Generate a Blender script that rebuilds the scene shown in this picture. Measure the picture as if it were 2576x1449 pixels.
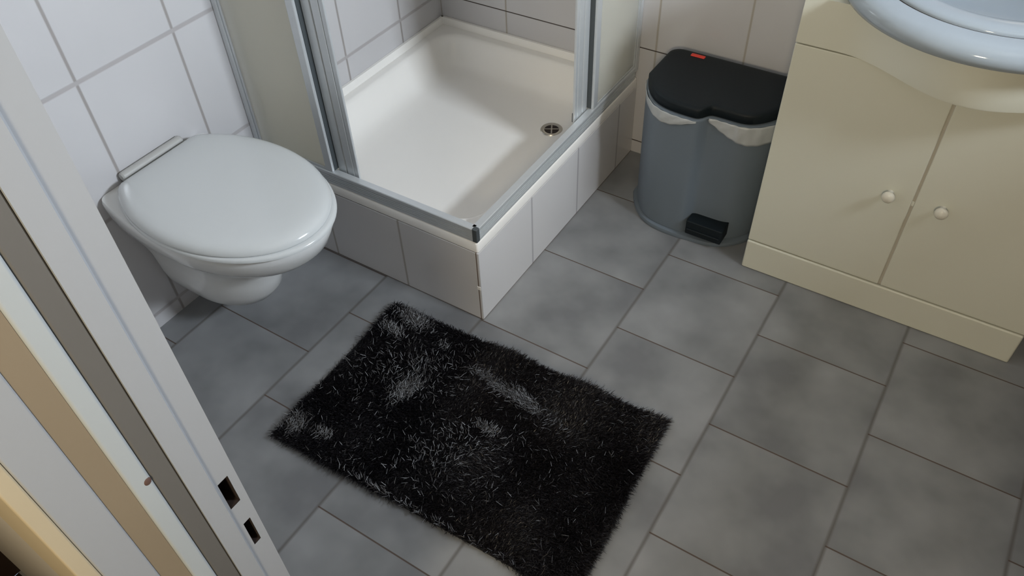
import bpy, bmesh, math, random
import numpy as np
from mathutils import Matrix, Vector

# ------------------------------------------------------------------ scene, camera, light
SC = bpy.context.scene
COL = SC.collection
for _o in list(bpy.data.objects):
    bpy.data.objects.remove(_o)
PI = math.pi

cam_d = bpy.data.cameras.new('camera')
cam = bpy.data.objects.new('camera', cam_d)
COL.objects.link(cam)
cam_d.sensor_fit = 'HORIZONTAL'
cam_d.sensor_width = 36.0
cam_d.lens = 28.0095
cam_d.clip_start = 0.02
RIGHT = Vector((0.84466704, 0.53429953, -0.03258224))
DOWN = Vector((0.36281555, -0.61619891, -0.69904491))
FWD = Vector((-0.39357656, 0.57863886, -0.71433508))
_m = Matrix.Identity(4)
for i in range(3):
    _m[i][0] = RIGHT[i]; _m[i][1] = -DOWN[i]; _m[i][2] = -FWD[i]
_m[0][3], _m[1][3], _m[2][3] = 1.65643, -1.17306, 1.62588
cam.matrix_world = _m
SC.camera = cam

SC.view_settings.view_transform = 'Standard'
SC.view_settings.look = 'None'
SC.view_settings.gamma = 1.0
SC.view_settings.use_curve_mapping = False
SC.view_settings.exposure = 0.22

world = bpy.data.worlds.new('world')
SC.world = world
world.use_nodes = True
world.node_tree.nodes['Background'].inputs[0].default_value = (0.62, 0.78, 1.0, 1)
world.node_tree.nodes['Background'].inputs[1].default_value = 0.5


def area(name, loc, rot, sx, sy, power, color):
    d = bpy.data.lights.new(name, 'AREA')
    d.shape = 'RECTANGLE'; d.size = sx; d.size_y = sy
    d.energy = power; d.color = color
    o = bpy.data.objects.new(name, d); COL.objects.link(o)
    o.location = loc; o.rotation_euler = rot
    return o


# daylight through the small window in the right-hand wall
area('window_daylight', (2.97, 0.06, 1.78), (0, math.radians(90), 0), 0.62, 0.50, 118.0, (0.84, 0.92, 1.0))
# unseen warm light in the hall, aimed level through the doorway
area('hall_lamp', (1.88, -2.25, 1.72), (math.radians(94), 0, 0), 0.3, 0.3, 22.0, (1.0, 0.85, 0.60))


# ------------------------------------------------------------------ materials
def new_mat(name):
    m = bpy.data.materials.new(name); m.use_nodes = True
    return m, m.node_tree, m.node_tree.nodes['Principled BSDF']


def math_node(nt, op, a, b=None, c=None):
    n = nt.nodes.new('ShaderNodeMath'); n.operation = op
    for i, v in enumerate((a, b, c)):
        if v is None: continue
        if isinstance(v, (int, float)): n.inputs[i].default_value = v
        else: nt.links.new(v, n.inputs[i])
    return n.outputs[0]


def mix_col(nt, fac, a, b):
    n = nt.nodes.new('ShaderNodeMix'); n.data_type = 'RGBA'
    if isinstance(fac, (int, float)): n.inputs[0].default_value = fac
    else: nt.links.new(fac, n.inputs[0])
    for k, v in ((6, a), (7, b)):
        if isinstance(v, (tuple, list)): n.inputs[k].default_value = (*v[:3], 1)
        else: nt.links.new(v, n.inputs[k])
    return n.outputs[2]


def noise(nt, scale, detail=3, rough=0.5, vec=None):
    n = nt.nodes.new('ShaderNodeTexNoise')
    n.inputs['Scale'].default_value = scale
    n.inputs['Detail'].default_value = detail
    n.inputs['Roughness'].default_value = rough
    if vec is not None: nt.links.new(vec, n.inputs['Vector'])
    return n


def obj_coord(nt):
    return nt.nodes.new('ShaderNodeTexCoord').outputs['Object']


def simple(name, col, rough=0.5, metal=0.0, var=0.05, scale=8.0, spec=0.5, bump=0.0, bump_scale=200, coat=0.0, trans=0.0):
    m, nt, b = new_mat(name)
    v = obj_coord(nt)
    nz = noise(nt, scale, 3, 0.5, v)
    c0 = tuple(max(0, c * (1 - var)) for c in col); c1 = tuple(min(1, c * (1 + var)) for c in col)
    nt.links.new(mix_col(nt, nz.outputs[0], c0, c1), b.inputs['Base Color'])
    b.inputs['Roughness'].default_value = rough
    b.inputs['Metallic'].default_value = metal
    b.inputs['Specular IOR Level'].default_value = spec
    b.inputs['Coat Weight'].default_value = coat
    b.inputs['Coat Roughness'].default_value = 0.05
    if trans: b.inputs['Transmission Weight'].default_value = trans
    if bump:
        n2 = noise(nt, bump_scale, 2, 0.5, v)
        bp = nt.nodes.new('ShaderNodeBump'); bp.inputs['Strength'].default_value = bump
        bp.inputs['Distance'].default_value = 0.002
        nt.links.new(n2.outputs[0], bp.inputs['Height']); nt.links.new(bp.outputs[0], b.inputs['Normal'])
    return m


def line_mask(nt, coord, offset, pitch, width, soft=0.0012):
    """1 on joints at offset + k * pitch."""
    t = math_node(nt, 'SUBTRACT', coord, offset)
    t = math_node(nt, 'DIVIDE', t, pitch)
    t = math_node(nt, 'ADD', t, 0.5)
    t = math_node(nt, 'FRACT', t)
    t = math_node(nt, 'SUBTRACT', t, 0.5)
    t = math_node(nt, 'ABSOLUTE', t)
    t = math_node(nt, 'MULTIPLY', t, pitch)
    n = nt.nodes.new('ShaderNodeMapRange'); n.interpolation_type = 'SMOOTHSTEP'
    nt.links.new(t, n.inputs[0])
    n.inputs[1].default_value = max(0.0, width / 2 - soft); n.inputs[2].default_value = width / 2 + soft
    n.inputs[3].default_value = 1.0; n.inputs[4].default_value = 0.0
    return n.outputs[0]


def geo_xyz(nt):
    g = nt.nodes.new('ShaderNodeNewGeometry')
    s = nt.nodes.new('ShaderNodeSeparateXYZ'); nt.links.new(g.outputs['Position'], s.inputs[0])
    return g.outputs['Position'], s.outputs


def wall_tile(name, axis, v0, vp, z0, zp, col, gv, gh, wv, wh, softv=0.001, softh=0.001, rough=0.16):
    """glazed wall tiles: vertical joints along axis, horizontal joints along z"""
    m, nt, b = new_mat(name)
    pos, s = geo_xyz(nt)
    mv = line_mask(nt, s[axis], v0, vp, wv, softv)
    mh = line_mask(nt, s[2], z0, zp, wh, softh)
    nz = noise(nt, 5.0, 2, 0.5, pos)
    base = mix_col(nt, nz.outputs[0], tuple(c * 0.97 for c in col), tuple(min(1, c * 1.03) for c in col))
    c = mix_col(nt, mv, base, gv)
    c = mix_col(nt, mh, c, gh)
    nt.links.new(c, b.inputs['Base Color'])
    mx = math_node(nt, 'MAXIMUM', mv, mh)
    r = math_node(nt, 'MULTIPLY_ADD', mx, 0.6, rough)
    nt.links.new(r, b.inputs['Roughness'])
    wob = noise(nt, 9.0, 1, 0.5, pos)
    h = math_node(nt, 'SUBTRACT', math_node(nt, 'MULTIPLY', wob.outputs[0], 0.25), mx)
    bp = nt.nodes.new('ShaderNodeBump'); bp.inputs['Strength'].default_value = 0.35
    bp.inputs['Distance'].default_value = 0.0015
    nt.links.new(h, bp.inputs['Height']); nt.links.new(bp.outputs[0], b.inputs['Normal'])
    return m


def floor_mat():
    m, nt, b = new_mat('grey_floor_tile')
    pos, s = geo_xyz(nt)
    W, T, L1, O = 0.3333, 0.3318, 1.0852, 0.4950
    cf = math_node(nt, 'DIVIDE', math_node(nt, 'SUBTRACT', s[0], L1), W)
    ci = math_node(nt, 'FLOOR', cf)
    par = math_node(nt, 'PINGPONG', ci, 1.0)
    ysh = math_node(nt, 'MULTIPLY_ADD', par, T * 0.5, s[1])          # odd columns run half a tile on
    mx_ = line_mask(nt, s[0], L1, W, 0.006, 0.0045)
    my_ = line_mask(nt, ysh, O, T, 0.0034, 0.0010)
    ti = math_node(nt, 'FLOOR', math_node(nt, 'DIVIDE', math_node(nt, 'SUBTRACT', ysh, O), T))
    # every tile its own cloud pattern
    cmb = nt.nodes.new('ShaderNodeCombineXYZ')
    nt.links.new(math_node(nt, 'MULTIPLY', ci, 7.31), cmb.inputs[0])
    nt.links.new(math_node(nt, 'MULTIPLY', ti, 5.17), cmb.inputs[1])
    nt.links.new(math_node(nt, 'MULTIPLY_ADD', ci, 3.7, math_node(nt, 'MULTIPLY', ti, 9.1)), cmb.inputs[2])
    va = nt.nodes.new('ShaderNodeVectorMath'); va.operation = 'ADD'
    nt.links.new(pos, va.inputs[0]); nt.links.new(cmb.outputs[0], va.inputs[1])
    n1 = noise(nt, 5.5, 3, 0.45, va.outputs[0])
    n2 = noise(nt, 14.0, 2, 0.5, va.outputs[0])
    wn = nt.nodes.new('ShaderNodeTexWhiteNoise'); wn.noise_dimensions = '3D'
    nt.links.new(cmb.outputs[0], wn.inputs[0])
    f = math_node(nt, 'MULTIPLY_ADD', n1.outputs[0], 1.5, -0.40)
    f = math_node(nt, 'ADD', f, math_node(nt, 'MULTIPLY_ADD', n2.outputs[0], 0.35, -0.175))
    f = math_node(nt, 'ADD', f, math_node(nt, 'MULTIPLY_ADD', wn.outputs[0], 0.16, -0.08))
    rp = nt.nodes.new('ShaderNodeValToRGB')
    e = rp.color_ramp.elements
    e[0].position = 0.05; e[0].color = (*FLOOR_A, 1)
    e[1].position = 0.75; e[1].color = (*FLOOR_B, 1)
    nt.links.new(f, rp.inputs[0])
    c = mix_col(nt, math_node(nt, 'MULTIPLY', mx_, 0.62), rp.outputs[0], (0.085, 0.072, 0.064))
    c = mix_col(nt, math_node(nt, 'MULTIPLY', my_, 0.9), c, (0.070, 0.042, 0.026))
    nt.links.new(c, b.inputs['Base Color'])
    g = math_node(nt, 'MAXIMUM', mx_, my_)
    nt.links.new(math_node(nt, 'MULTIPLY_ADD', g, 0.25, 0.46), b.inputs['Roughness'])
    b.inputs['Specular IOR Level'].default_value = 0.45
    h = math_node(nt, 'SUBTRACT', math_node(nt, 'MULTIPLY', n2.outputs[0], 0.3), g)
    bp = nt.nodes.new('ShaderNodeBump'); bp.inputs['Strength'].default_value = 0.3; bp.inputs['Distance'].default_value = 0.001
    nt.links.new(h, bp.inputs['Height']); nt.links.new(bp.outputs[0], b.inputs['Normal'])
    return m


FLOOR_A = (0.168, 0.174, 0.184)
FLOOR_B = (0.312, 0.322, 0.332)
WHITE_T = (0.56, 0.555, 0.57)
M = {}
M['floor'] = floor_mat()
M['wall_left'] = wall_tile('white_wall_tile', 1, -0.3972, 0.2703, 0.3846, 0.3382, WHITE_T,
                           (0.32, 0.30, 0.292), (0.41, 0.39, 0.395), 0.0075, 0.0105, 0.002, 0.0022)
M['wall_back'] = wall_tile('white_back_wall_tile', 0, 0.2706, 0.2705, 0.3846, 0.3382, WHITE_T,
                           (0.40, 0.37, 0.33), (0.055, 0.040, 0.034), 0.006, 0.0036, 0.002, 0.0008)
M['wall_plain'] = simple('white_wall_paint', (0.72, 0.71, 0.69), 0.6, var=0.02)
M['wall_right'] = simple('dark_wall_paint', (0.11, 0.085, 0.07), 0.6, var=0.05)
M['wall_front'] = simple('front_wall_paint', (0.70, 0.66, 0.60), 0.6, var=0.02)
M['ceiling'] = simple('ceiling_wood_tone', (0.50, 0.44, 0.36), 0.8, var=0.02)
M['ceramic'] = simple('white_ceramic', (0.70, 0.71, 0.71), 0.10, var=0.01, spec=0.55)
M['lid'] = simple('white_lid_plastic', (0.61, 0.635, 0.645), 0.16, var=0.01, spec=0.5)
M['hinge'] = simple('grey_hinge_plastic', (0.42, 0.42, 0.41), 0.4)
M['tray'] = simple('white_acrylic', (0.90, 0.885, 0.855), 0.22, var=0.01, spec=0.5)
M['chrome'] = simple('drain_chrome', (0.55, 0.52, 0.46), 0.25, metal=1.0)
M['dark_hole'] = simple('dark_hole', (0.02, 0.012, 0.010), 0.7)
M['alu'] = simple('brushed_aluminium', (0.66, 0.69, 0.71), 0.36, metal=0.45, var=0.05, scale=40)
M['alu_dark'] = simple('dark_aluminium', (0.06, 0.07, 0.075), 0.5)  # dark tone of corner cap, gasket and roller shoe
M['cream'] = simple('cream_cabinet_lacquer', (0.64, 0.64, 0.550), 0.34, var=0.015, scale=3, spec=0.4)
M['knob'] = simple('cream_knob', (0.68, 0.65, 0.56), 0.25, var=0.01)
M['gap'] = simple('cabinet_gap_shade', (0.46, 0.43, 0.36), 0.7)
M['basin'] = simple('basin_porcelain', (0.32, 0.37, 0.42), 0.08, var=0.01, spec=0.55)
M['bin_grey'] = simple('grey_bin_plastic', (0.140, 0.172, 0.208), 0.42, var=0.03, bump=0.05)
M['bin_black'] = simple('black_bin_plastic', (0.003, 0.007, 0.010), 0.55, spec=0.3, var=0.08, bump=0.1)
M['red'] = simple('red_latch', (0.75, 0.05, 0.03), 0.4)
M['bag'] = simple('white_bin_bag', (0.44, 0.46, 0.47), 0.35, var=0.06, scale=30, bump=0.3, bump_scale=60)
M['rug_base'] = simple('rug_backing', (0.010, 0.009, 0.011), 0.9)
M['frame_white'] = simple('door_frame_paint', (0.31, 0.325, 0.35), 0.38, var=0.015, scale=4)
M['seal'] = simple('grey_rubber_seal', (0.11, 0.105, 0.098), 0.6)
M['bead'] = simple('pale_frame_bead', (0.37, 0.40, 0.42), 0.35)
M['tan'] = simple('hall_lit_rebate', (0.22, 0.175, 0.12), 0.5)  # tan tint holds the warm hall light falling on this band
M['casing'] = simple('hall_lit_casing', (0.44, 0.375, 0.265), 0.5)  # warm hall light put into the cream colour
M['rust'] = simple('brown_spot', (0.09, 0.05, 0.04), 0.7)
M['hall_floor'] = simple('dark_hall_floor', (0.010, 0.004, 0.003), 0.6, var=0.4, scale=10)
M['hall_wall'] = simple('hall_wall_paint', (0.50, 0.45, 0.36), 0.7, var=0.02)
M['hall_dark'] = simple('dark_hall_panelling', (0.022, 0.010, 0.007), 0.6, var=0.3)
M['wood'] = simple('window_frame_paint', (0.75, 0.75, 0.73), 0.4)


def frosted():
    m, nt, b = new_mat('frosted_glass')
    v = obj_coord(nt)
    nz = noise(nt, 120.0, 2, 0.5, v)
    b.inputs['Roughness'].default_value = 0.30
    nt.links.new(mix_col(nt, nz.outputs[0], (0.88, 0.875, 0.83), (0.92, 0.915, 0.87)), b.inputs['Base Color'])
    rf = nt.nodes.new('ShaderNodeBsdfRefraction'); rf.inputs['Color'].default_value = (0.97, 0.965, 0.93, 1)
    rf.inputs['Roughness'].default_value = 0.75; rf.inputs['IOR'].default_value = 1.25
    tr = nt.nodes.new('ShaderNodeBsdfTranslucent'); tr.inputs[0].default_value = (0.96, 0.95, 0.90, 1)
    m1 = nt.nodes.new('ShaderNodeMixShader'); m1.inputs[0].default_value = 0.6
    nt.links.new(rf.outputs[0], m1.inputs[1]); nt.links.new(tr.outputs[0], m1.inputs[2])
    mx = nt.nodes.new('ShaderNodeMixShader'); mx.inputs[0].default_value = 0.72
    nt.links.new(b.outputs[0], mx.inputs[1]); nt.links.new(m1.outputs[0], mx.inputs[2])
    out = [n for n in nt.nodes if n.type == 'OUTPUT_MATERIAL'][0]
    nt.links.new(mx.outputs[0], out.inputs[0])
    return m


def clear_glass():
    m, nt, b = new_mat('clear_glass')
    b.inputs['Transmission Weight'].default_value = 1.0
    b.inputs['Roughness'].default_value = 0.0
    b.inputs['IOR'].default_value = 1.05
    v = obj_coord(nt)
    nz = noise(nt, 2.0, 1, 0.5, v)
    nt.links.new(mix_col(nt, nz.outputs[0], (0.97, 0.98, 0.98), (1, 1, 1)), b.inputs['Base Color'])
    return m


def pile_mat():
    m, nt, b = new_mat('rug_pile')
    v = obj_coord(nt)
    nz = noise(nt, 300.0, 2, 0.5, v)
    nt.links.new(mix_col(nt, nz.outputs[0], (0.006, 0.005, 0.007), (0.018, 0.016, 0.020)), b.inputs['Base Color'])
    b.inputs['Roughness'].default_value = 0.44
    b.inputs['Specular IOR Level'].default_value = 0.9
    return m


M['frost'] = frosted()
M['glass'] = clear_glass()
M['pile'] = pile_mat()


# ------------------------------------------------------------------ mesh helpers
def obj(name, bm, mat, parent=None, smooth=True, angle=35, bevel=0.0, seg=3, loc=None):
    me = bpy.data.meshes.new(name)
    bmesh.ops.recalc_face_normals(bm, faces=bm.faces[:])
    bm.to_mesh(me); bm.free()
    mats = mat if isinstance(mat, (list, tuple)) else [mat]
    for mm in mats: me.materials.append(mm)
    o = bpy.data.objects.new(name, me); COL.objects.link(o)
    if smooth:
        me.polygons.foreach_set('use_smooth', [True] * len(me.polygons))
        me.set_sharp_from_angle(angle=math.radians(angle))
    if bevel:
        bv = o.modifiers.new('bevel', 'BEVEL'); bv.width = bevel; bv.segments = seg
        bv.limit_method = 'ANGLE'; bv.angle_limit = math.radians(40)
        bv.harden_normals = True
    if parent is not None: o.parent = parent
    if loc: o.location = loc
    return o


def thing(name, label, cat, loc=(0, 0, 0), rz=0.0, group=None):
    o = bpy.data.objects.new(name, None); COL.objects.link(o)
    o.location = loc; o.rotation_euler = (0, 0, rz)
    o.empty_display_size = 0.05
    tag(o, label, cat, group)
    return o


def tag(o, label, cat, group=None):
    o['label'] = label; o['category'] = cat
    if group: o['group'] = group
    return o


def struct(name, bm, mat, **k):
    o = obj(name, bm, mat, **k)
    if k.get('parent') is None: o['kind'] = 'structure'
    return o


def box(bm, x0, x1, y0, y1, z0, z1, mi=0):
    vs = [bm.verts.new((x, y, z)) for z in (z0, z1) for x, y in ((x0, y0), (x1, y0), (x1, y1), (x0, y1))]
    fs = []
    for q in ((0, 3, 2, 1), (4, 5, 6, 7), (0, 1, 5, 4), (1, 2, 6, 5), (2, 3, 7, 6), (3, 0, 4, 7)):
        f = bm.faces.new([vs[i] for i in q]); f.material_index = mi; fs.append(f)
    return fs


def bx(*a):
    bm = bmesh.new(); box(bm, *a); return bm


def loft(sections, cap0=True, cap1=True, bm=None, closed=True):
    """sections: list of lists of 3D points with equal counts"""
    bm = bm or bmesh.new()
    rings = [[bm.verts.new(p) for p in s] for s in sections]
    n = len(rings[0])
    for a, b in zip(rings[:-1], rings[1:]):
        for i in range(n if closed else n - 1):
            j = (i + 1) % n
            bm.faces.new((a[i], a[j], b[j], b[i]))
    if cap0: bm.faces.new(list(reversed(rings[0])))
    if cap1: bm.faces.new(rings[-1])
    return bm


def prism(poly, z0, z1, axis=2):
    """extrude polygon (2D) along an axis; axis 2: (x,y)->z ; axis 0: (y,z)->x ; axis 1: (x,z)->y"""
    def p(a, b, c):
        return (a, b, c) if axis == 2 else (c, a, b) if axis == 0 else (a, c, b)
    return loft([[p(a, b, z0) for a, b in poly], [p(a, b, z1) for a, b in poly]])


def tube(bm, pts, r, seg=12):
    rings = []
    for i, p in enumerate(pts):
        p = Vector(p)
        t = (Vector(pts[min(i + 1, len(pts) - 1)]) - Vector(pts[max(i - 1, 0)])).normalized()
        up = Vector((0, 0, 1)) if abs(t.z) < 0.9 else Vector((1, 0, 0))
        u = t.cross(up).normalized(); v = t.cross(u)
        rr = r[i] if isinstance(r, (list, tuple)) else r
        rings.append([p + rr * (math.cos(2 * PI * k / seg) * u + math.sin(2 * PI * k / seg) * v) for k in range(seg)])
    return loft(rings, bm=bm)


def rrect(x0, x1, y0, y1, r, n=8):
    pts = []
    for cx, cy, a0 in ((x1 - r, y1 - r, 0), (x0 + r, y1 - r, 90), (x0 + r, y0 + r, 180), (x1 - r, y0 + r, 270)):
        for k in range(n + 1):
            a = math.radians(a0 + 90 * k / n)
            pts.append((cx + r * math.cos(a), cy + r * math.sin(a)))
    return pts


def at_z(poly, z):
    return [(x, y, z) for x, y in poly]


# ------------------------------------------------------------------ the room
XR, YB, YF, H = 2.62, 0.9045, -0.9955, 2.5
struct('floor', bx(-0.12, XR + 0.1, YF - 0.13, YB + 0.12, -0.1, 0.0), M['floor'], smooth=False)
struct('wall_left', bx(-0.12, 0.0, YF - 0.12, YB + 0.12, 0, H), M['wall_left'], smooth=False)
struct('wall_back', bx(0.0, XR, YB, YB + 0.12, 0, H), M['wall_back'], smooth=False)
struct('ceiling', bx(-0.12, XR + 0.28, YF - 0.13, YB + 0.12, H, H + 0.1), M['ceiling'], smooth=False)
# right wall with the window opening
WY0, WY1, WZ0, WZ1 = -0.20, 0.32, 1.58, 2.10
bm = bmesh.new()
box(bm, XR, XR + 0.28, YF - 0.12, WY0, 0, H)
box(bm, XR, XR + 0.28, WY1, YB + 0.12, 0, H)
box(bm, XR, XR + 0.28, WY0, WY1, 0, WZ0)
box(bm, XR, XR + 0.28, WY0, WY1, WZ1, H)
struct('wall_right', bm, M['wall_right'], smooth=False)
bm = bmesh.new()
fw = 0.035
box(bm, XR + 0.20, XR + 0.25, WY0, WY0 + fw, WZ0, WZ1); box(bm, XR + 0.20, XR + 0.25, WY1 - fw, WY1, WZ0, WZ1)
box(bm, XR + 0.20, XR + 0.25, WY0 + fw, WY1 - fw, WZ0, WZ0 + fw); box(bm, XR + 0.20, XR + 0.25, WY0 + fw, WY1 - fw, WZ1 - fw, WZ1)
win = struct('window_1', bm, M['wood'], smooth=False)
# front wall with the doorway
DX0, DX1, DZ = 1.19, 2.05, 2.06
bm = bmesh.new()
box(bm, 0.0, DX0, -1.120, YF, 0, H)
box(bm, DX1, XR, -1.120, YF, 0, H)
box(bm, DX0, DX1, -1.120, YF, DZ, H)
struct('wall_front', bm, M['wall_front'], smooth=False)

# door frame seen at the left: reveal with strike holes, seal, bead, rebate and casing
JX = 1.23
E0, E1, E2, E3, E4, E5, E6, E7 = -0.9955, -1.017, -1.0375, -1.0555, -1.0725, -1.092, -1.123, -1.136
bm = bmesh.new()
holes = [(0.978, 1.0195, -1.0150, -1.0035), (0.905, 0.9455, -1.0118, -1.0035)]
xs = JX


def quad(bm, pts, mi=0):
    f = bm.faces.new([bm.verts.new(p) for p in pts]); f.material_index = mi; return f


# reveal face between z cuts, leaving the two pockets open
ycuts = sorted({E1, E0, -1.0150, -1.0118, -1.0035})
zcuts = sorted({0.0, 2.02} | {h[0] for h in holes} | {h[1] for h in holes})
for ya, yb in zip(ycuts[:-1], ycuts[1:]):
    for za, zb in zip(zcuts[:-1], zcuts[1:]):
        yc, zc = (ya + yb) / 2, (za + zb) / 2
        if any(h[0] < zc < h[1] and h[2] < yc < h[3] for h in holes): continue
        quad(bm, [(xs, ya, za), (xs, yb, za), (xs, yb, zb), (xs, ya, zb)])
R1 = 0.0022
quad(bm, [(xs, E1, 0), (xs, E1, 2.02), (xs + R1, E1 - 0.002, 2.02), (xs + R1, E1 - 0.002, 0)])
quad(bm, [(xs + R1, E1 - 0.002, 0), (xs + R1, E1 - 0.002, 2.02), (xs + R1, E2, 2.02), (xs + R1, E2, 0)])
quad(bm, [(xs + R1, E2, 0), (xs + R1, E2, 2.02), (xs - 0.03, E2, 2.02), (xs - 0.03, E2, 0)])
quad(bm, [(xs, E0, 0), (xs, E0, 2.02), (xs - 0.03, E0, 2.02), (xs - 0.03, E0, 0)])
quad(bm, [(xs - 0.03, E2, 0), (xs - 0.03, E0, 0), (xs - 0.03, E0, 2.02), (xs - 0.03, E2, 2.02)])
bmesh.ops.remove_doubles(bm, verts=bm.verts[:], dist=1e-5)
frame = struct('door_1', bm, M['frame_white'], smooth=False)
frame['label'] = 'white door frame with two lock holes at the doorway'
for z0, z1, y0, y1 in holes:
    bm = bmesh.new()
    d = xs - 0.024
    quad(bm, [(d, y0, z0), (d, y1, z0), (d, y1, z1), (d, y0, z1)])
    for a, b in (((y0, z0), (y1, z0)), ((y1, z0), (y1, z1)), ((y1, z1), (y0, z1)), ((y0, z1), (y0, z0))):
        quad(bm, [(xs - 0.0004, *a), (xs - 0.0004, *b), (d, *b), (d, *a)])
    obj('strike_hole', bm, M['dark_hole'], frame, smooth=False)
obj('rubber_seal', bx(JX - 0.03, JX + 0.0005, E3, E2, 0, 2.02), M['seal'], frame, bevel=0.002)
obj('stop_bead', bx(JX - 0.03, JX + 0.001, E4, E3, 0, 2.02), M['bead'], frame, bevel=0.003)
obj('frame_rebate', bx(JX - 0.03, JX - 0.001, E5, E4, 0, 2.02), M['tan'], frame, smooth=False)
bm = bmesh.new()
box(bm, JX - 0.03, JX, E6, E5, 0, 2.02)
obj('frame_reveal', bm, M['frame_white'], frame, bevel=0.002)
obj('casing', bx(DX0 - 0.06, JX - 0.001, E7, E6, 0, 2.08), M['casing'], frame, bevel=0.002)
bm = bmesh.new()
bmesh.ops.create_uvsphere(bm, u_segments=12, v_segments=8, radius=0.0035)
bmesh.ops.scale(bm, vec=(0.4, 1, 1.2), verts=bm.verts[:])
obj('screw', bm, M['rust'], frame, loc=(JX + 0.0005, -1.0595, 1.091))
# right jamb and head of the same frame
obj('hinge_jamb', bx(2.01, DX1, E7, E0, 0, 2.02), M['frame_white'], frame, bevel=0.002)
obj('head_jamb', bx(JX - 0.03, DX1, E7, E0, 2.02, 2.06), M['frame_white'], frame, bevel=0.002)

# the hall the camera stands in
HY, HX0, HX1 = -2.7, 0.3, 3.0
struct('floor_hall', bx(HX0, HX1, HY, YF - 0.13, -0.1, -0.001), M['hall_floor'], smooth=False)
struct('wall_hall_left', bx(HX0 - 0.1, HX0, HY, -1.12, 0, H), M['hall_dark'], smooth=False)
struct('wall_hall_right', bx(HX1, HX1 + 0.1, HY, -1.12, 0, H), M['hall_wall'], smooth=False)
struct('wall_hall_rear', bx(HX0 - 0.1, HX1 + 0.1, HY - 0.1, HY, 0, H), M['hall_wall'], smooth=False)
struct('ceiling_hall', bx(HX0 - 0.1, HX1 + 0.1, HY - 0.1, YF - 0.13, H, H + 0.1), M['ceiling'], smooth=False)
struct('wall_hall_front', bx(XR, HX1, -1.12, -1.02, 0, H), M['hall_wall'], smooth=False)

# ------------------------------------------------------------------ tiled plinth and shower tray
SX, PH = 0.76, 0.2483


def plinth_mat():
    m, nt, b = new_mat('plinth_tile')
    pos, s = geo_xyz(nt)
    g = nt.nodes.new('ShaderNodeNewGeometry')
    sn = nt.nodes.new('ShaderNodeSeparateXYZ'); nt.links.new(g.outputs['Normal'], sn.inputs[0])
    side = math_node(nt, 'GREATER_THAN', math_node(nt, 'ABSOLUTE', sn.outputs[0]), 0.5)
    f1 = line_mask(nt, s[0], 0.50, 0.265, 0.006, 0.003)
    f2 = line_mask(nt, s[0], 0.7525, 5.0, 0.0028, 0.0008)
    r1 = line_mask(nt, s[1], 0.2605, 0.2625, 0.007, 0.003)
    fl = line_mask(nt, s[2], 0.0, 5.0, 0.007, 0.002)
    nz = noise(nt, 5.0, 2, 0.5, pos)
    base = mix_col(nt, nz.outputs[0], (0.65, 0.645, 0.655), (0.69, 0.685, 0.695))
    inv = math_node(nt, 'SUBTRACT', 1.0, side)
    c = mix_col(nt, math_node(nt, 'MULTIPLY', f1, inv), base, (0.40, 0.37, 0.34))
    c = mix_col(nt, math_node(nt, 'MULTIPLY', f2, inv), c, (0.13, 0.08, 0.05))
    c = mix_col(nt, math_node(nt, 'MULTIPLY', r1, side), c, (0.43, 0.42, 0.44))
    c = mix_col(nt, fl, c, (0.16, 0.11, 0.085))
    nt.links.new(c, b.inputs['Base Color'])
    b.inputs['Roughness'].default_value = 0.2
    return m


M['plinth'] = plinth_mat()
e = 0.0008
plinth = thing('shower_plinth', 'white tiled plinth carrying the shower tray', 'plinth', (0.38, 0.45, 0))
PL = Vector((0.38, 0.45, 0))


def shift(bm, v):
    bmesh.ops.translate(bm, vec=v, verts=bm.verts[:]); return bm


def angle_wall(i, t, z0, z1):
    return prism([(e, i), (SX - i, i), (SX - i, YB - e), (SX - t, YB - e), (SX - t, t), (e, t)], z0, z1)


obj('tiled_side', shift(angle_wall(0.0, 0.03, 0, PH), -PL), M['plinth'], plinth, bevel=0.0015, seg=2)
obj('grout_line', shift(angle_wall(0.004, 0.03, PH, PH + 0.0026), -PL), M['dark_hole'], plinth, smooth=False)
obj('edge_spacer', shift(bx(SX - 0.012, SX - 0.001, -0.0012, 0.003, 0.116, 0.128), -PL), M['tray'], plinth, bevel=0.001)

tray = thing('shower_tray', 'white square shower tray set in the tiled corner', 'shower tray', (0.38, 0.45, PH + 0.003))
TL = Vector((0.38, 0.45, PH + 0.003))
TZ = 0.2835
tx0, tx1, ty0, ty1 = e, SX - 0.0005, 0.0005, YB - e
secs = [at_z(rrect(tx0, tx1, ty0, ty1, 0.006), PH + 0.003),
        at_z(rrect(tx0, tx1, ty0, ty1, 0.006), TZ - 0.006),
        at_z(rrect(tx0 + 0.002, tx1 - 0.002, ty0 + 0.002, ty1 - 0.002, 0.008), TZ - 0.0015),
        at_z(rrect(tx0 + 0.006, tx1 - 0.006, ty0 + 0.006, ty1 - 0.006, 0.01), TZ)]
ix0, ix1, iy0, iy1 = 0.040, SX - 0.045, 0.045, YB - 0.040
secs.append(at_z(rrect(ix0, ix1, iy0, iy1, 0.085), TZ))
for d, z in ((0.006, 0.281), (0.013, 0.272), (0.020, 0.255), (0.030, 0.222), (0.042, 0.200), (0.058, 0.185), (0.080, 0.1785), (0.12, 0.176)):
    secs.append(at_z(rrect(ix0 + d, ix1 - d, iy0 + d, iy1 - d, max(0.085 - d * 0.3, 0.04)), z))
bm = loft(secs, cap0=False, cap1=True)
obj('basin', shift(bm, -TL), M['tray'], tray, angle=50)
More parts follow.
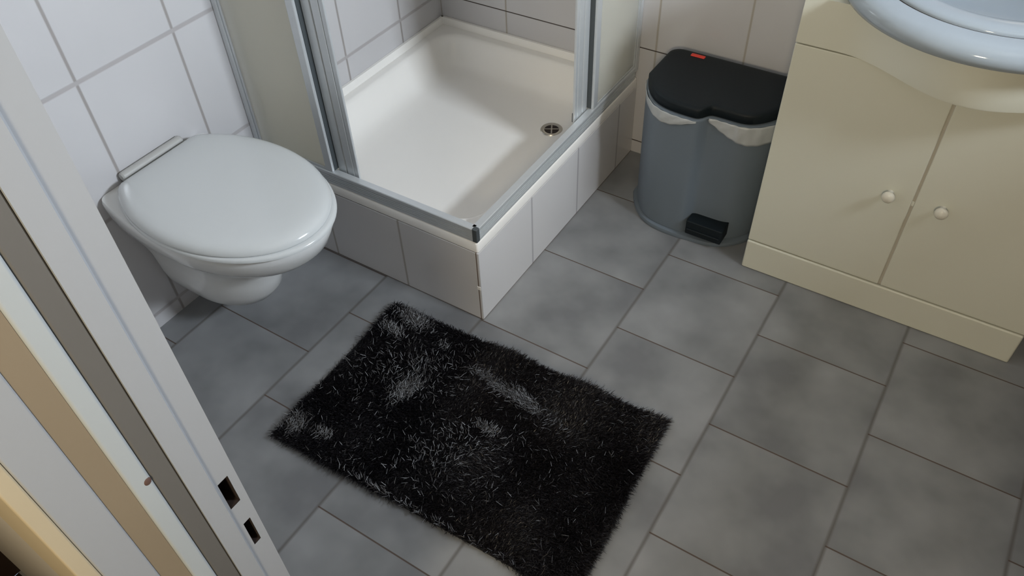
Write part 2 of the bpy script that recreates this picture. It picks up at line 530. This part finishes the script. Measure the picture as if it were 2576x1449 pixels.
# raised lip against both tiled walls
bm = bmesh.new()
prof = [(e, TZ - 0.002), (e, 0.306), (0.010, 0.306), (0.014, 0.298), (0.017, TZ - 0.002)]
loft([[(x, 0.0245, z) for x, z in prof], [(x, YB - 0.002, z) for x, z in prof]], bm=bm)
loft([[(0.002, YB - x, z) for x, z in prof], [(SX - 0.0245, YB - x, z) for x, z in prof]], bm=bm)
obj('wall_lip', shift(bm, -TL), M['tray'], tray, angle=50)
dr = Vector((0.592, 0.655, 0.1762))
bm = bmesh.new()
ringp = lambda r, z: [(r * math.cos(2 * PI * k / 32), r * math.sin(2 * PI * k / 32), z) for k in range(32)]
loft([ringp(0.036, 0.0), ringp(0.034, 0.003), ringp(0.027, 0.003), ringp(0.023, 0.0012)], bm=bm, cap0=True, cap1=False)
drain = obj('drain', bm, M['chrome'], tray, loc=dr - TL)
bm = loft([ringp(0.0232, 0.0008), ringp(0.0232, 0.0014)])
obj('drain_hole', bm, M['dark_hole'], drain)
bm = bmesh.new()
box(bm, -0.0225, 0.0225, -0.002, 0.002, 0.0012, 0.003); box(bm, -0.002, 0.002, -0.0225, 0.0225, 0.0012, 0.0028)
bmesh.ops.rotate(bm, cent=(0, 0, 0), matrix=Matrix.Rotation(0.5, 3, 'Z'), verts=bm.verts[:])
obj('drain_grid', bm, M['chrome'], drain, smooth=False)

# ------------------------------------------------------------------ shower enclosure
enc = thing('shower_enclosure', 'corner shower enclosure with aluminium tracks and frosted sliding panels', 'shower enclosure', (0.38, 0.02, TZ))
EL = Vector((0.38, 0.02, TZ))
RZ0, RZ1, TOP = TZ + 0.0005, 0.3245, 1.90


def ep(name, bm, mat, par=enc, **k):
    return obj(name, shift(bm, -EL), mat, par, **k)


# grooved profile of the bottom track: (depth from the outside, z)
def track_profile():
    p = [(0.022, RZ0)]
    p += [(0.022, RZ1 - 0.003), (0.0205, RZ1), (0.003, RZ1), (0.0015, RZ1 - 0.002)]
    z = RZ1 - 0.012
    p += [(0.0015, z + 0.0006)]
    for k in range(4):
        p += [(0.0038, z), (0.0038, z - 0.0018), (0.0015, z - 0.0024), (0.0015, z - 0.0056)]
        z -= 0.0062
    p += [(0.0015, RZ0)]
    return p


tp = track_profile()
bm = loft([[(x, d, z) for d, z in tp] for x in (0.018, SX - 0.012)])
ep('front_track', bm, M['alu'], angle=20)
bm = loft([[(SX - d, y, z) for d, z in tp] for y in (0.012, YB - 0.018)])
ep('side_track', bm, M['alu'], angle=20)
bm = bmesh.new()
box(bm, SX - 0.0145, SX - 0.0002, 0.0002, 0.0145, RZ0, RZ1 + 0.002)
ep('corner_cap', bm, M['alu_dark'], bevel=0.002)
# upper tracks
ep('front_top_track', bx(0.018, SX, 0.0, 0.03, TOP, TOP + 0.04), M['alu'], bevel=0.002)
ep('side_top_track', bx(SX - 0.03, SX, 0.03, YB - 0.018, TOP, TOP + 0.04), M['alu'], bevel=0.002)
# wall profiles
ep('wall_profile', bx(e, 0.018, 0.0005, 0.030, RZ0 + 0.0235, TOP + 0.04), M['alu'], bevel=0.002)
ep('wall_profile', bx(SX - 0.030, SX - 0.0005, YB - 0.018, YB - e, RZ0 + 0.0235, TOP + 0.04), M['alu'], bevel=0.002)


def panel(name, front, a0, a1, d, stile0, stile1, z0, z1):
    """a frosted panel with stiles; front: runs along x at depth d, else along y at x = SX - d"""
    def b(u0, u1, v0, v1, w0, w1):
        if front: return bx(u0, u1, v0, v1, w0, w1)
        return bx(SX - v1, SX - v0, YB - u1, YB - u0, w0, w1)
    g = ep(name, b(a0 + stile0 * 0.5, a1 - stile1 * 0.5, d + 0.003, d + 0.007, z0 + 0.002, z1), M['frost'], smooth=False)

    def sub(n, bm, m, **k):
        return obj(n, shift(bm, -EL), m, g, **k)
    if stile0: sub('stile', b(a0, a0 + stile0, d, d + 0.010, z0, z1), M['alu'], bevel=0.002)
    sub('stile', b(a1 - stile1, a1, d, d + 0.010, z0, z1), M['alu'], bevel=0.003)
    sub('bottom_rail', b(a0 + stile0, a1 - stile1, d + 0.001, d + 0.009, z0, z0 + 0.008), M['alu'], bevel=0.001)
    return g


for front in (True, False):
    o1 = 0.0 if front else 0.0
    panel('fixed_panel', front, 0.018, 0.290, 0.004, 0.008, 0.026, RZ1, TOP)
    sl = panel('sliding_panel', front, 0.040, 0.350, 0.0245, 0.018, 0.026, RZ1 - 0.018, TOP)
    def b(u0, u1, v0, v1, w0, w1):
        return bx(u0, u1, v0, v1, w0, w1) if front else bx(SX - v1, SX - v0, YB - u1, YB - u0, w0, w1)
    obj('magnet_strip', shift(b(0.3502, 0.364, 0.0255, 0.0325, RZ1 - 0.016, TOP), -EL), M['alu'], sl, bevel=0.002)
    obj('stile', shift(b(0.292, 0.3215, 0.0245, 0.0350, RZ1 - 0.016, TOP), -EL), M['alu'], sl, bevel=0.003)
    obj('gap_gasket', shift(b(0.2885, 0.2915, 0.012, 0.030, RZ1 + 0.002, TOP), -EL), M['alu_dark'], sl, smooth=False)
    obj('roller_shoe', shift(b(0.318, 0.348, 0.0345, 0.044, RZ1 - 0.022, RZ1 + 0.008), -EL), M['alu_dark'], sl, bevel=0.002)

# ------------------------------------------------------------------ toilet
TY = -0.312
toilet = thing('wall_hung_toilet', 'white wall-hung toilet with closed lid beside the shower', 'toilet', (0, TY, 0))


def egg(x0, x1, hw, hb, n=40, rb=0.025, xw=0.46, p=1.0):
    """plan outline: flat back at x0 (half width hb), widest hw, round tip at x1; counter-clockwise"""
    wx = x0 + (x1 - x0) * xw
    pts = []
    for k in range(n + 1):                       # front half ellipse from -y over the tip to +y
        t = -PI / 2 + PI * k / n
        c = math.cos(t); s_ = math.sin(t)
        pts.append((wx + (x1 - wx) * (abs(c) ** p), hw * s_))
    m = 10
    side = []
    for k in range(1, m + 1):                    # +y side from widest to the back corner
        u = k / m
        x = wx + (x0 + rb - wx) * u
        y = hw + (hb - hw) * u ** 2.1
        side.append((x, y))
    for k in range(1, 7):                        # round back corner
        a = PI / 2 + PI / 2 * k / 6
        side.append((x0 + rb + rb * math.cos(a), hb - rb + rb * math.sin(a)))
    pts += side + [(x, -y) for x, y in reversed(side)]
    return pts


secs = []
for z, x1, hw, hb, xw in ((0.098, 0.20, 0.060, 0.062, .5), (0.106, 0.245, 0.080, 0.080, .5), (0.135, 0.300, 0.096, 0.094, .5),
                          (0.175, 0.332, 0.102, 0.102, .5), (0.215, 0.345, 0.101, 0.106, .5), (0.245, 0.350, 0.099, 0.110, .5),
                          (0.275, 0.364, 0.106, 0.118, .5), (0.305, 0.402, 0.124, 0.130, .48), (0.335, 0.460, 0.147, 0.142, .47),
                          (0.365, 0.508, 0.166, 0.152, .46), (0.395, 0.538, 0.183, 0.160, .46), (0.425, 0.552, 0.190, 0.164, .46),
                          (0.444, 0.554, 0.1915, 0.165, .46), (0.451, 0.550, 0.188, 0.162, .46)):
    secs.append(at_z(egg(0.001, x1, hw, hb, xw=xw), z))
bowl = obj('bowl', loft(secs), M['ceramic'], toilet, angle=60)


def lid_plan(x0, x1, hw, wx=0.27, ab=0.298, n=48):
    pts = []
    for k in range(n + 1):
        t = -PI / 2 + PI * k / n
        pts.append((wx + (x1 - wx) * math.cos(t), hw * math.sin(t)))
    side = []
    for k in range(1, 25):
        x = wx + (x0 - wx) * k / 24
        side.append((x, hw * math.sqrt(1 - ((wx - x) / ab) ** 2)))
    xe, ye = side[-1]
    side[-1] = (xe + 0.001, ye - 0.002)
    side += [(xe - 0.003, ye - 0.010), (xe - 0.0035, ye - 0.03)]
    return pts + side + [(x, -y) for x, y in reversed(side)]


# seat ring under the lid
so = lid_plan(0.037, 0.566, 0.199); si = [(0.29 + (x - 0.29) * 0.62, y * 0.62) for x, y in so]
s2 = [(0.29 + (x - 0.29) * 0.972, y * 0.972) for x, y in so]; s3 = [(0.29 + (x - 0.29) * 0.992, y * 0.992) for x, y in so]
bm = bmesh.new()
rings = [at_z(si, 0.4515), at_z(s2, 0.4515), at_z(so, 0.455), at_z(so, 0.459), at_z(s3, 0.4630), at_z(s2, 0.4655), at_z(si, 0.4655), at_z(si, 0.4515)]
loft(rings, bm=bm, cap0=False, cap1=False)
obj('seat', bm, M['lid'], toilet, angle=50)
lo = lid_plan(0.036, 0.553, 0.197)


def lid_s(k, z, d=0.0):
    return at_z([(0.29 + (x - 0.29) * k, y * k) for x, y in lo], z)


lid = obj('lid', loft([lid_s(0.975, 0.4662), lid_s(0.996, 0.4664), lid_s(1.0, 0.468), lid_s(0.998, 0.471), lid_s(0.988, 0.4765), lid_s(0.970, 0.4815),
                       lid_s(0.94, 0.4858), lid_s(0.90, 0.4888), lid_s(0.84, 0.4912), lid_s(0.7, 0.4935), lid_s(0.4, 0.4950), lid_s(0.12, 0.4955)]), M['lid'], toilet, angle=60)
bm = bmesh.new()
tube(bm, [(0.0145, y, 0.4745) for y in (-0.092, -0.088, 0.088, 0.092)], [0.009, 0.012, 0.012, 0.009], 16)
obj('hinge', bm, M['hinge'], toilet)
for s_ in (-1, 1):
    bm = bmesh.new()
    loft([[(0.0175 + r * math.cos(2 * PI * k / 16), s_ * 0.07 + r * math.sin(2 * PI * k / 16), z) for k in range(16)] for r, z in ((0.016, 0.4512), (0.016, 0.458), (0.010, 0.463))], bm=bm)
    obj('hinge_foot', bm, M['hinge'], toilet)

# ------------------------------------------------------------------ vanity cabinet
CX0, CX1, CY, CZK, CZP, CTOP = 1.2858, 1.9912, 0.5593, 0.1009, 0.7046, 0.815
CMX = (CX0 + CX1) / 2
cab = thing('vanity_cabinet', 'cream two-door vanity cabinet with small round knobs under the washbasin', 'cabinet', (CMX, 0.73, 0))
CL = Vector((CMX, 0.73, 0))
XG = 1.6430


def cp(name, bm, mat, par=cab, **k):
    return obj(name, shift(bm, -CL), mat, par, **k)


bm = bmesh.new()
box(bm, CX0, CX1, CY + 0.019, YB - 0.002, CZK + 0.002, CZP)
cp('carcass', bm, M['cream'], smooth=False)
bm = bx(CX0 - 0.001, CX1 + 0.002, CY - 0.002, YB - 0.004, 0.0, CZK)
cp('kickboard', bm, M['cream'], bevel=0.005, seg=3)
gap = 0.0065
for x0, x1, kx in ((CX0, XG - gap / 2, 1.5878), (XG + gap / 2, CX1, 1.7074)):
    d = cp('door', bx(x0, x1, CY, CY + 0.0185, CZK + 0.004, CZP - 0.003), M['cream'], bevel=0.0025)
    bm = bmesh.new()
    prof = [(0.0, 0.0), (0.0075, 0.0), (0.0065, 0.005), (0.006, 0.010), (0.009, 0.014), (0.0145, 0.018), (0.0155, 0.022), (0.0135, 0.027), (0.008, 0.0305), (0.001, 0.0315)]
    rings = [[(kx + r * math.cos(2 * PI * k / 24), CY - h, 0.391 + r * math.sin(2 * PI * k / 24)) for k in range(24)] for r, h in prof[1:]]
    loft(rings, bm=bm)
    obj('knob', shift(bm, -CL), M['knob'], d, angle=60)
cp('gap_backing', bx(XG - 0.010, XG + 0.010, CY + 0.0035, CY + 0.0189, CZK + 0.004, CZP), M['gap'], smooth=False)  # strip behind the door gap, the gap's shade put into its colour
cp('gap_catch', bx(XG - 0.0031, XG + 0.0031, CY + 0.0005, CY + 0.0035, 0.372, 0.384), M['cream'], smooth=False)


# fascia that swells out under the round basin
def bulge(x):
    t = (x - CMX - 0.015) / 0.27
    return CY - (0.097 * math.cos(t * PI / 2) ** 2 if abs(t) < 1 else 0.0)


fx = [CX0 + (CX1 - CX0) * k / 80 for k in range(81)]


def fas(z, k):
    return [(x, CY + (bulge(x) - CY) * k, z) for x in fx] + [(x, YB - 0.002, z) for x in (CX1, CX0)]



# ------------------------------------------------------------------ washbasin
basin = thing('washbasin', 'round white washbasin set on the cream cabinet', 'washbasin', (CMX, 0.72, CTOP))
BL = Vector((CMX, 0.72, CTOP))


def oval(a, bf, bb, z, cy=0.72, n=96):
    out = []
    for k in range(n):
        t = 2 * PI * k / n
        s_ = math.sin(t)
        out.append((CMX + a * math.cos(t), cy + (bb if s_ > 0 else bf) * s_, z))
    return out


A, BF, BB = 0.315, 0.318, 0.175


def ov(d, z):
    return oval(A - d, BF - d, BB - min(d, 0.12), z)


bm = loft([fas(CZP + 0.0008, 0.985), fas(CZP + 0.004, 1.0), fas(0.76, 1.03), fas(0.812, 1.06), fas(CTOP, 1.05)], cap0=True, cap1=False)
bm.verts.ensure_lookup_table()
top = [v for v in bm.verts if abs(v.co.z - CTOP) < 1e-6]
te = [ed for ed in bm.edges if ed.verts[0] in top and ed.verts[1] in top]
hole = [bm.verts.new(p) for p in oval(A - 0.092, BF - 0.092, BB - 0.092, CTOP)]
te += [bm.edges.new((hole[i], hole[(i + 1) % len(hole)])) for i in range(len(hole))]
bmesh.ops.triangle_fill(bm, use_beauty=True, use_dissolve=False, edges=te, normal=(0, 0, 1))
cp('fascia', bm, M['cream'], angle=30)

bm = loft([ov(0.060, CTOP + 0.0005), ov(0.022, CTOP + 0.0005), ov(0.006, CTOP + 0.006), ov(0.0, CTOP + 0.018), ov(0.002, CTOP + 0.030), ov(0.010, CTOP + 0.040), ov(0.024, CTOP + 0.046),
           ov(0.046, CTOP + 0.0485), ov(0.0580, CTOP + 0.0485), ov(0.0585, CTOP + 0.038)], cap1=False)
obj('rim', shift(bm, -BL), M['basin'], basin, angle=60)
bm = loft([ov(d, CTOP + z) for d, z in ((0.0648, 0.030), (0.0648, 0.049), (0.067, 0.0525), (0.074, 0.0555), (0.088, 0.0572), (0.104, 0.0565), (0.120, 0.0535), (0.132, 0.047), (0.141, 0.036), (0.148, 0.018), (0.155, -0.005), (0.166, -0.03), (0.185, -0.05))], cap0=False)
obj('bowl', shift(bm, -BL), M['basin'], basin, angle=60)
bm = loft([ov(0.0583, CTOP + 0.0462), ov(0.0647, CTOP + 0.0462)], cap0=False, cap1=False)
obj('groove', shift(bm, -BL), M['dark_hole'], basin)

# ------------------------------------------------------------------ pedal bin
BNX, BNY = 1.072, 0.735
binr = thing('pedal_bin', 'grey double pedal bin with black lid between shower and cabinet', 'bin', (BNX, BNY, 0))


def bin_plan(inset=0.0, step=1.0, n=120, grow=0.0):
    """plan of the bin about its centre: rounded box, the left lobe swells forward, the right one is set back"""
    x0, x1, y1 = 0.876 + inset - grow, 1.274 - inset + grow, 0.868 - inset + grow
    out = []
    rb = 0.034
    for cx, cy, r, a0 in ((x1 - rb, y1 - rb, rb, 0), (x0 + rb, y1 - rb, rb, 90)):
        for k in range(9):
            a = math.radians(a0 + 90 * k / 8); out.append((cx + r * math.cos(a), cy + r * math.sin(a)))
    fy = 0.582 + inset - grow
    # front, from the left corner to the right corner
    for k in range(61):
        u = k / 60
        x = x0 + (x1 - x0) * u
        s_ = 2 * u - 1
        base = fy + 0.125 * (abs(s_) ** 3.4)                           # plain oval front
        xl = (x - 1.092)
        st = 0.5 + 0.5 * math.tanh(xl / 0.010)
        left = fy - 0.006 + 0.130 * abs(min(0, (x - 1.088)) / 0.212) ** 4.2
        right = fy + 0.030 + 0.075 * max(0.0, (x - 1.17) / (x1 - 1.17)) ** 2.5
        lobed = left * (1 - st) + right * st
        out.append((x, base * (1 - step) + lobed * step))
    return out


def bp(plan, z):
    return [(x - BNX, y - BNY, z) for x, y in plan]


obj('base_rim', loft([bp(bin_plan(0.0, 0.12, grow=0.006), 0.0), bp(bin_plan(0.0, 0.12, grow=0.008), 0.006), bp(bin_plan(0.0, 0.12, grow=0.006), 0.014), bp(bin_plan(0.006, 0.2), 0.018)]), M['bin_grey'], binr, angle=50)
obj('body', loft([bp(bin_plan(0.007, 0.75), 0.0185), bp(bin_plan(0.006, 0.9), 0.06), bp(bin_plan(0.003, 1.0), 0.25), bp(bin_plan(0.0, 1.0), 0.405), bp(bin_plan(0.0, 1.0), 0.412), bp(bin_plan(0.004, 1.0), 0.414)]), M['bin_grey'], binr, angle=50)
LZ = 0.4152


def sc(k, z):
    return [(BNX + (x - BNX) * k - BNX, BNY + (y - BNY) * k - BNY, z) for x, y in bin_plan(0.022, 0.9)]


lid_b = obj('lid', loft([bp(bin_plan(0.010, 1.0), LZ), bp(bin_plan(0.007, 1.0), LZ + 0.003), bp(bin_plan(0.008, 1.0), LZ + 0.022), bp(bin_plan(0.010, 1.0), LZ + 0.027), bp(bin_plan(0.014, 1.0), LZ + 0.0295), bp(bin_plan(0.022, 0.9), LZ + 0.0304), sc(0.75, LZ + 0.0312), sc(0.4, LZ + 0.0318), sc(0.1, LZ + 0.032)]),
            M['bin_black'], binr, angle=50)
obj('latch', shift(bx(0.949, 0.991, 0.828, 0.842, LZ + 0.029, LZ + 0.0332), -Vector((BNX, BNY, 0))), M['red'], lid_b, bevel=0.002)
# pedal
bm = bx(1.098, 1.208, 0.570, 0.640, 0.034, 0.082)
box(bm, 1.103, 1.203, 0.5665, 0.572, 0.050, 0.056)
ped = obj('pedal', shift(bm, -Vector((BNX, BNY, 0))), M['bin_black'], binr, bevel=0.006)
# bags folded out over the rim, hanging in a swag below the lid
random.seed(3)


def swag(name, xa, xb, droop, n=40, m=8):
    plan = bin_plan(0.0, 1.0, grow=0.0025)
    # sample the front outline between xa and xb
    front = plan[18:]

    def yat(x):
        for (xa_, ya_), (xb_, yb_) in zip(front[:-1], front[1:]):
            if xa_ <= x <= xb_: return ya_ + (yb_ - ya_) * (x - xa_) / max(1e-9, xb_ - xa_)
        return front[-1][1]
    secs = []
    for k in range(n + 1):
        u = k / n
        x = xa + (xb - xa) * u
        d = droop(u)
        row = []
        for j in range(m + 1):
            v = j / m
            z = 0.4145 - d * v
            y = yat(x) - 0.0015 - 0.003 * math.sin(v * PI) * (0.5 + 0.5 * math.sin(u * 23 + v * 4)) - 0.001 * math.sin(u * 41)
            row.append((x - BNX, y - BNY, z))
        secs.append(row)
    bm = bmesh.new()
    vs = [[bm.verts.new(p) for p in r] for r in secs]
    for a, b in zip(vs[:-1], vs[1:]):
        for j in range(m): bm.faces.new((a[j], a[j + 1], b[j + 1], b[j]))
    o = obj(name, bm, M['bag'], binr, angle=80)
    sm = o.modifiers.new('solid', 'SOLIDIFY'); sm.thickness = 0.0012; sm.offset = 1
    return o


swag('bag_edge', 0.8775, 1.080, lambda u: 0.005 + 0.030 * math.sin(PI * min(1, u)) ** 1.2)
swag('bag_edge', 1.104, 1.270, lambda u: 0.006 + 0.052 * math.sin(PI * min(1, u * 0.62 + 0.02)) ** 0.9)

# ------------------------------------------------------------------ bath mat
rx, ry, rang = 0.928, -0.318, math.radians(1.6)
rug = thing('bath_mat', 'dark shaggy bath mat on the grey floor in front of the shower', 'bath mat', (rx, ry, 0), rang)
RW, RD = 0.838, 0.522
bm = loft([at_z(rrect(-RW / 2 + 0.012, RW / 2 - 0.012, -RD / 2 + 0.012, RD / 2 - 0.012, 0.02), z) for z in (0.0, 0.006)])
obj('backing', bm, M['rug_base'], rug, smooth=False)
rng = np.random.default_rng(7)


def build_pile(nb):
    bxs = rng.uniform(-RW / 2 + 0.010, RW / 2 - 0.010, nb); bys = rng.uniform(-RD / 2 + 0.010, RD / 2 - 0.010, nb)
    # slow fields give the pile its combed patches
    def field(k, s):
        r = np.random.default_rng(k); out = np.zeros(nb)
        for _ in range(10):
            a = r.uniform(0, 2 * PI); fr = r.uniform(0.4, 1.6) * s
            out += np.sin((bxs * math.cos(a) + bys * math.sin(a)) * fr + r.uniform(0, 6.28))
        return out / math.sqrt(10)
    ang = 0.9 * field(1, 18) + rng.normal(0, 0.5, nb) - 0.5
    tilt = np.clip(0.75 + 0.18 * field(2, 26) + rng.normal(0, 0.18, nb), 0.2, 1.35)
    L = rng.uniform(0.016, 0.024, nb)
    L *= 1.0 + 0.15 * field(3, 40)
    # patches where the pile lies flat and shows its broad side to the window
    flat = np.zeros(nb)
    for (wx, wy, sx, sy, rot, st) in PATCHES:
        p = np.array([wx - rx, wy - ry]); c, s_ = math.cos(-rang), math.sin(-rang)
        px, py = c * p[0] - s_ * p[1], s_ * p[0] + c * p[1]
        dx, dy = bxs - px, bys - py
        u = dx * math.cos(rot) + dy * math.sin(rot); v = -dx * math.sin(rot) + dy * math.cos(rot)
        flat = np.maximum(flat, st * np.exp(-(u / sx) ** 2 - (v / sy) ** 2))
    isflat = rng.uniform(0, 1, nb) < flat * 0.85 + 0.004
    # outward lean at the edges
    ex = np.clip((np.abs(bxs) - (RW / 2 - 0.03)) / 0.02, 0, 1) * np.sign(bxs)
    ey = np.clip((np.abs(bys) - (RD / 2 - 0.03)) / 0.02, 0, 1) * np.sign(bys)
    dirx = np.cos(ang) * np.sin(tilt) + ex * 0.25; diry = np.sin(ang) * np.sin(tilt) + ey * 0.25
    dirz = np.cos(tilt)
    dirz = np.where(isflat, 0.12 + 0.2 * rng.uniform(0, 1, nb), dirz)
    d = np.stack([dirx, diry, dirz], 1); d /= np.linalg.norm(d, axis=1)[:, None]
    hv = np.array([0.58, -0.11, 0.81]) + rng.normal(0, 0.17, (nb, 3)); hv /= np.linalg.norm(hv, axis=1)[:, None]
    dflat = d - hv * (d * hv).sum(1)[:, None]; dflat /= np.linalg.norm(dflat, axis=1)[:, None] + 1e-9
    dflat *= np.where(dflat[:, 2:3] < 0, -1, 1)
    d = np.where(isflat[:, None], dflat, d)
    base = np.stack([bxs, bys, np.full(nb, 0.005)], 1)
    base[:, 2] += np.where(isflat, rng.uniform(0.007, 0.016, nb), 0)
    # side vector of each flat fibre
    w = rng.normal(0, 1, (nb, 3)); w -= (w * d).sum(1)[:, None] * d
    # flattened fibres turn their face upwards and a little to the window
    wf = np.cross(hv, d)
    w = np.where(isflat[:, None], wf, w)
    w /= np.linalg.norm(w, axis=1)[:, None] + 1e-9
    wid = np.where(isflat, rng.uniform(0.0004, 0.0007, nb), rng.uniform(0.0005, 0.0009, nb))
    L = np.where(isflat, L * 0.7, L)
    bend = rng.normal(0, 0.25, (nb, 3)); bend[:, 2] = -np.abs(bend[:, 2]) * 0.9
    bend = np.where(isflat[:, None], bend * 0.1, bend)
    V = np.zeros((nb, 7, 3))
    for i, (t, k) in enumerate(((0.0, 1.0), (0.45, 1.0), (0.8, 0.75))):
        c = base + d * (L * t)[:, None] + bend * (L * t * t * 0.6)[:, None]
        V[:, 2 * i] = c - w * (wid * k)[:, None]; V[:, 2 * i + 1] = c + w * (wid * k)[:, None]
    V[:, 6] = base + d * L[:, None] + bend * (L * 0.6)[:, None]
    V[:, :, 2] = np.maximum(V[:, :, 2], 0.0015)
    F = np.array([[0, 1, 3], [0, 3, 2], [2, 3, 5], [2, 5, 4], [4, 5, 6]])
    faces = (np.arange(nb)[:, None, None] * 7 + F[None]).reshape(-1, 3)
    me = bpy.data.meshes.new('pile')
    me.vertices.add(nb * 7); me.vertices.foreach_set('co', V.reshape(-1).astype(np.float32))
    nf = len(faces)
    me.loops.add(nf * 3); me.loops.foreach_set('vertex_index', faces.reshape(-1).astype(np.int32))
    me.polygons.add(nf); me.polygons.foreach_set('loop_start', np.arange(0, nf * 3, 3, dtype=np.int32))
    me.polygons.foreach_set('use_smooth', np.ones(nf, dtype=bool))
    me.update(calc_edges=True); me.validate()
    me.materials.append(M['pile'])
    o = bpy.data.objects.new('pile', me); COL.objects.link(o)
    o.parent = rug; o['kind'] = 'stuff'
    return o


PATCHES = [(0.600, -0.105, 0.040, 0.018, -0.1, 0.75), (0.575, -0.165, 0.030, 0.014, -0.3, 0.45), (0.875, -0.168, 0.035, 0.007, -0.12, 0.6), (0.930, -0.181, 0.025, 0.010, -0.1, 0.7),
           (0.990, -0.184, 0.040, 0.014, -0.15, 0.95), (1.040, -0.194, 0.020, 0.008, -0.2, 0.5), (0.730, -0.310, 0.022, 0.040, -0.4, 0.40), (0.975, -0.301, 0.022, 0.010, 0, 0.6),
           (0.560, -0.530, 0.028, 0.020, 0, 0.55), (0.640, -0.518, 0.016, 0.010, 0, 0.5), (0.730, -0.140, 0.016, 0.008, 0, 0.3), (1.100, -0.200, 0.040, 0.014, -0.2, 0.15),
           (0.82, -0.580, 0.16, 0.010, 0.02, 0.42), (1.05, -0.574, 0.14, 0.010, 0.02, 0.35), (0.7, -0.25, 0.10, 0.06, 0.5, 0.05), (0.95, -0.40, 0.12, 0.08, 0.5, 0.03)]
build_pile(190000)
